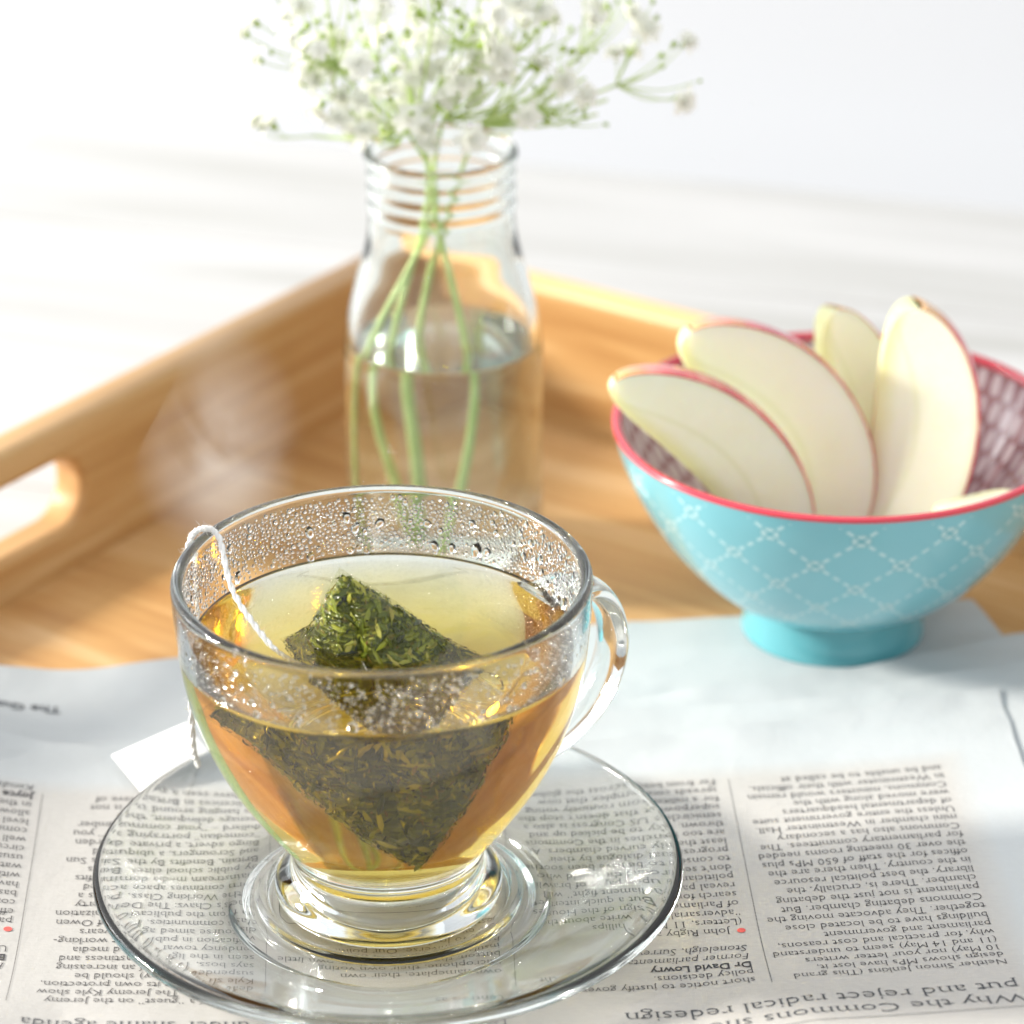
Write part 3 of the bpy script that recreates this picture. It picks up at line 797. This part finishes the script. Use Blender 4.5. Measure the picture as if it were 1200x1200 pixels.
# ------------------------------------------------------------------ bowl
OX, OY, OZ = 9.88, 12.15, -.06
bo = thing('fruit_bowl', 'turquoise china bowl with white lattice pattern and red rim holding apple slices', 'bowl', (OX, OY, OZ))
k = N('turquoise_glaze')
uv = k.n('UVMap'); uv.uv_map = 'UVMap'; sx = k.n('SeparateXYZ'); k.l(uv.outputs[0], sx.inputs[0])
U_, V_ = sx.outputs[0], sx.outputs[1]
a = k.math('ADD', U_, V_); b = k.math('SUBTRACT', U_, V_)
def near(x): return k.math('ABSOLUTE', k.math('SUBTRACT', k.math('FRACT', k.math('ADD', x, .5)), .5))
na, nb_ = near(a), near(b)
def dash(t, off): return k.math('GREATER_THAN', k.math('ABSOLUTE', k.math('SUBTRACT', k.math('FRACT', k.math('MULTIPLY', t, 4)), .5)), .22)
lw = .034
la = k.math('MULTIPLY', k.math('LESS_THAN', na, lw), dash(b, 0)); lb = k.math('MULTIPLY', k.math('LESS_THAN', nb_, lw), dash(a, 0))
d2 = k.math('SQRT', k.math('ADD', k.math('MULTIPLY', na, na), k.math('MULTIPLY', nb_, nb_)))
ring = k.math('MULTIPLY', k.math('LESS_THAN', d2, .15), k.math('GREATER_THAN', d2, .05))
pet = k.math('GREATER_THAN', k.math('ADD', k.math('MULTIPLY', k.math('GREATER_THAN', na, .016), k.math('GREATER_THAN', nb_, .016)), 0), .5)
far = k.math('GREATER_THAN', d2, .18)
pat = k.math('MAXIMUM', k.math('MULTIPLY', far, k.math('MAXIMUM', la, lb)), k.math('MULTIPLY', ring, pet))
inband = k.math('MULTIPLY', k.math('GREATER_THAN', V_, .30), k.math('LESS_THAN', V_, 3.22))
pat = k.math('MULTIPLY', pat, inband)
n_ = k.noise(k.coord('Object'), 60, 3)
halo = k.math('MULTIPLY', k.math('LESS_THAN', d2, .17), .5)
base = k.mix(k.math('MULTIPLY', n_, .35), hexc('78bcc8'), hexc('62aab6'))
base = k.mix(k.math('MULTIPLY', halo, inband), base, hexc('4b9ba8'))
base = k.mix(k.math('MULTIPLY', pat, .5), base, hexc('d5eeee'))
p = k.n('BsdfPrincipled'); k.l(base, p.inputs['Base Color']); p.inputs['Roughness'].default_value = .18; p.inputs['Coat Weight'].default_value = .6; p.inputs['Coat Roughness'].default_value = .12
k.l(k.bump(pat, .4, .0004), p.inputs['Normal']); k.surf(p.outputs[0]); M_bowl = k.m
k = N('bowl_inside_print')
uv = k.n('UVMap'); uv.uv_map = 'UVMap'; mp = k.n('Mapping'); mp.inputs['Scale'].default_value = (4.6, 3.2, 1); k.l(uv.outputs[0], mp.inputs[0]); sx = k.n('SeparateXYZ'); k.l(mp.outputs[0], sx.inputs[0])
row = k.math('FLOOR', sx.outputs[1]); sh = k.math('ADD', sx.outputs[0], k.math('MULTIPLY', row, .5))
fx = k.math('SUBTRACT', k.math('FRACT', sh), .5); fy = k.math('SUBTRACT', k.math('FRACT', sx.outputs[1]), .5)
el = k.math('ADD', k.math('MULTIPLY', k.math('MULTIPLY', fx, fx), 9), k.math('MULTIPLY', k.math('MULTIPLY', fy, fy), 4.6))
f_ = k.ramp(el, [(.75, (1, 1, 1, 1)), (.95, (0, 0, 0, 1))])
base = k.mix(f_, hexc('997478'), hexc('d3c7ca'))
p = k.n('BsdfPrincipled'); k.l(base, p.inputs['Base Color']); p.inputs['Roughness'].default_value = .2; p.inputs['Coat Weight'].default_value = .4; k.surf(p.outputs[0]); M_bin = k.m
M_red = plain('red_rim_glaze', hexc('cf3a4c'), .2, Coat_Weight=.5)
HB = 5.18
ob = [(1.95, .95), (2.25, 1.02), (2.75, 1.28), (3.35, 1.80), (3.90, 2.45), (4.35, 3.15), (4.72, 3.85), (4.98, 4.5), (5.14, HB-.07)]
po = spline(ob, 6)
V, F = lathe(po, 128); rows = len(po)
def uvf(rows_, n_, turns, vmax, po_):
    # arc length v
    L = [0]
    for (r1, z1), (r2, z2) in zip(po_, po_[1:]): L.append(L[-1]+math.hypot(r2-r1, z2-z1))
    def fn(p_, vi):
        i = vi // n_; j = vi % n_
        js = [q % n_ for q in p_.vertices]
        u = j/n_
        if j == 0 and max(js) == n_-1: u = 1.0
        return (u*turns, L[i]/L[-1]*vmax)
    return fn
mesh_obj('outer_wall', V, F, M_bowl, bo, uvs=uvf(rows, 128, 16, 3.3, po))
ib = [(0, 1.25), (1.2, 1.28), (2.0, 1.42), (2.6, 1.68), (3.15, 2.15), (3.7, 2.8), (4.15, 3.45), (4.52, 4.1), (4.78, 4.65), (4.93, HB-.1)]
pi_ = [(max(0.001, r), z_) for r, z_ in reversed(spline(ib, 6))]
V, F = lathe(pi_, 128)
mesh_obj('inner_wall', V, F, M_bin, bo, uvs=uvf(len(pi_), 128, 14, 3.5, pi_))
rp_ = [(5.14, HB-.07), (5.165, HB-.05), (5.155, HB+.02), (5.08, HB+.05), (5.0, HB+.03), (4.945, HB-.03), (4.93, HB-.1)]
V, F = lathe(spline(rp_, 4), 128); mesh_obj('rim_band', V, F, M_red, bo)
fp = [(1.95, .95), (1.98, .85), (2.08, .3), (2.12, .06), (2.08, .0), (1.92, .0), (1.86, .1), (1.8, .7), (0, .75)]
V, F = lathe([(max(0, a_), b_) for a_, b_ in spline(fp, 4)], 96); mesh_obj('foot', V, F, plain('foot_glaze', hexc('5fa8b2'), .2, Coat_Weight=.6), bo)

# ------------------------------------------------------------------ apple slices
k = N('apple_flesh'); v = k.coord('Object'); at = k.n('UVMap'); at.uv_map = 'UVMap'; sx = k.n('SeparateXYZ'); k.l(at.outputs[0], sx.inputs[0])
n1 = k.noise(v, 90, 4, .6); n2 = k.noise(v, 500, 3, .6)
base = k.mix(n1, hexc('f6f8e4'), hexc('f1f3d4'))
core = k.ramp(k.math('ADD', sx.outputs[0], k.math('MULTIPLY', k.math('SUBTRACT', n1, .5), .2)), [(.03, (1, 1, 1, 1)), (.22, (0, 0, 0, 1))])
base = k.mix(k.math('MULTIPLY', core, .55), base, hexc('d6d77c'))
edge = k.ramp(sx.outputs[0], [(.93, (0, 0, 0, 1)), (1.0, (1, 1, 1, 1))])
arc = k.math('ABSOLUTE', k.math('SUBTRACT', sx.outputs[0], k.math('SUBTRACT', .42, k.math('MULTIPLY', k.math('POWER', k.math('ABSOLUTE', k.math('SUBTRACT', sx.outputs[1], .5)), 2.0), 3.2))))
arcm = k.ramp(arc, [(.0, (1, 1, 1, 1)), (.05, (0, 0, 0, 1))])
base = k.mix(k.math('MULTIPLY', arcm, .22), base, hexc('c9cf7e'))
base = k.mix(k.math('MULTIPLY', edge, .35), base, hexc('dfe09a'))
p = k.n('BsdfPrincipled'); k.l(base, p.inputs['Base Color']); p.inputs['Roughness'].default_value = .38; p.inputs['Subsurface Weight'].default_value = .5
p.inputs['Subsurface Radius'].default_value = (1, .8, .4); p.inputs['Subsurface Scale'].default_value = .007
k.l(k.bump(n2, .3, .0005), p.inputs['Normal']); k.surf(p.outputs[0]); M_flesh = k.m
k = N('apple_skin'); v = k.coord('Object'); mp = k.n('Mapping'); mp.inputs['Scale'].default_value = (140, 20, 140); k.l(v, mp.inputs[0])
col = k.ramp(k.noise(mp.outputs[0], 1, 3), [(.25, hexc('b02238')), (.5, hexc('cf4a55')), (.75, hexc('e39a86'))])
at = k.n('UVMap'); at.uv_map = 'UVMap'; sx = k.n('SeparateXYZ'); k.l(at.outputs[0], sx.inputs[0])
gf = k.ramp(k.math('ADD', sx.outputs[1], k.math('MULTIPLY', k.math('SUBTRACT', k.noise(mp.outputs[0], 1, 3), .5), .3)), [(.05, (1, 1, 1, 1)), (.20, (0, 0, 0, 1))])
col = k.mix(k.math('MULTIPLY', gf, .7), col, hexc('d9b65a'))
p = k.n('BsdfPrincipled'); k.l(col, p.inputs['Base Color']); p.inputs['Roughness'].default_value = .25; p.inputs['Coat Weight'].default_value = .4; k.surf(p.outputs[0]); M_skin = k.m
def apple_slice(label, P0, P1, bulge, W, wedge, bend=.35, face_tilt=0.0):
    """P0,P1: ends of the core edge; bulge: direction of the skin side in the visible face; body lies behind the face"""
    P0, P1 = Vector(P0), Vector(P1); mid = (P0+P1)/2
    Y = (P1-P0).normalized(); L = (P1-P0).length
    X = Vector(bulge); X = (X-Y*X.dot(Y)).normalized(); Z = X.cross(Y)
    view = (CAM-mid).normalized()
    if Z.dot(view) < 0: Z = -Z
    X = Matrix.Rotation(face_tilt, 3, Y) @ X; Z = Matrix.Rotation(face_tilt, 3, Y) @ Z
    root = thing('apple_slice', label, 'apple slice', mid, 0, 'apple slices in the turquoise bowl')
    ny, nw, nr = 28, 10, 6
    def prof_(t):     # t -1..1 along the slice: outer radius and inner (core cut) radius
        hw = W/2*math.sqrt(max(0., 1-abs(t)**2.7)); cx = W/2+.35
        ri, ro = cx-hw, cx+hw
        return ri, ro
    # flesh: two cut faces + core facet; skin: swept arc
    V, F, U = [], [], []
    def pt(t, rad_, ang): return Y*(t*L/2)+X*(rad_*math.cos(ang))-Z*(rad_*math.sin(ang)) - X*(bend*t*t+.35)
    grid_ = {}
    for side in (0, 1):
        for i in range(ny+1):
            t = -math.cos(PI*i/ny); ri, ro = prof_(t)
            for j in range(nr+1):
                f = j/nr; r = ri+(ro-ri)*f
                grid_[side, i, j] = len(V); V.append(tuple(pt(t, r, wedge*side))); U.append((f, i/ny))
        for i in range(ny):
            for j in range(nr):
                q = (grid_[side, i, j], grid_[side, i+1, j], grid_[side, i+1, j+1], grid_[side, i, j+1])
                F.append(q if side else tuple(reversed(q)))
    for i in range(ny):
        F.append((grid_[0, i, 0], grid_[0, i+1, 0], grid_[1, i+1, 0], grid_[1, i, 0]))
    mesh_obj('flesh', V, F, M_flesh, root, uvs=U, smooth=False)
    V, F = [], []
    for i in range(ny+1):
        t = -math.cos(PI*i/ny); ri, ro = prof_(t)
        for j in range(nw+1):
            a_ = wedge*j/nw; V.append(tuple(pt(t, ro+.018, a_)))
    for i in range(ny):
        for j in range(nw):
            q = i*(nw+1)+j; F.append((q, q+nw+1, q+nw+2, q+1))
    sk = mesh_obj('skin', V, F, M_skin, root, uvs=[((i % (nw+1))/nw, (i//(nw+1))/ny) for i in range(len(V))]); md_ = sk.modifiers.new('peel', 'SOLIDIFY'); md_.thickness = .028*S; md_.offset = 0
    return root
def wp3(u, v_, y): return px(u, v_, y=y)
apple_slice('leftmost apple slice, leaning over the left rim of the turquoise bowl', wp3(720, 448, 10.7), wp3(930, 690, 10.1), (1, -.1, .75), 2.05, .46, 1.0)
apple_slice('apple slice leaning just behind the leftmost one in the turquoise bowl', wp3(797, 396, 12.6), wp3(965, 670, 11.8), (1, 0, .7), 2.6, .46, 1.0)
apple_slice('narrow upright apple slice half hidden behind the tall rightmost slice', wp3(960, 366, 14.2), wp3(980, 640, 13.2), (1, .2, .2), 1.8, .6, .4)
apple_slice('tall upright apple slice at the right showing its red skin edge', wp3(1046, 356, 12.8), wp3(1000, 650, 11.9), (1, -.05, .12), 2.35, .8, .55, .27)
apple_slice('small bit of apple slice lying low inside the right of the bowl', wp3(1088, 590, 9.6), wp3(1184, 570, 10.6), (.1, -1, -.1), 1.0, .5, .2)

# ------------------------------------------------------------------ steam
k = N('steam_vapour')
v = k.coord('Object'); nz = k.noise(v, 26, 5, .55, 1.2); gr = k.n('TexGradient', gradient_type='SPHERICAL')
tc = k.n('TexCoord'); mp = k.n('Mapping'); mp.inputs['Location'].default_value = (-1, -1, -1); mp.inputs['Scale'].default_value = (2, 2, 2); k.l(tc.outputs['Generated'], mp.inputs[0]); k.l(mp.outputs[0], gr.inputs[0])
dn = k.math('MULTIPLY', k.math('POWER', gr.outputs['Fac'], 1.1), k.ramp(nz, [(.36, (0, 0, 0, 1)), (.74, (1, 1, 1, 1))]))
pv = k.n('VolumePrincipled'); pv.inputs['Color'].default_value = (1, .99, .97, 1); k.l(k.math('MULTIPLY', dn, 62.0), pv.inputs['Density']); pv.inputs['Anisotropy'].default_value = .3
k.l(pv.outputs[0], k.out.inputs['Volume']); M_steam = k.m
bm = bmesh.new(); bmesh.ops.create_icosphere(bm, subdivisions=4, radius=1)
V = []
for q in bm.verts:
    c_ = q.co; h = c_.z
    V.append((c_.x*1.7*(1-.25*h)+.35*math.sin(h*2.4)+.25*noise.noise(c_*1.7), c_.y*1.3, h*2.7))
bm.verts.index_update(); F = [tuple(x.index for x in f.verts) for f in bm.faces]; bm.free()
st = mesh_obj('steam', V, F, M_steam); pc = px(262, 520, y=3.2); st.location = pc*S
tag(st, 'faint wisp of steam rising behind the left rim of the cup', 'steam', kind='stuff')
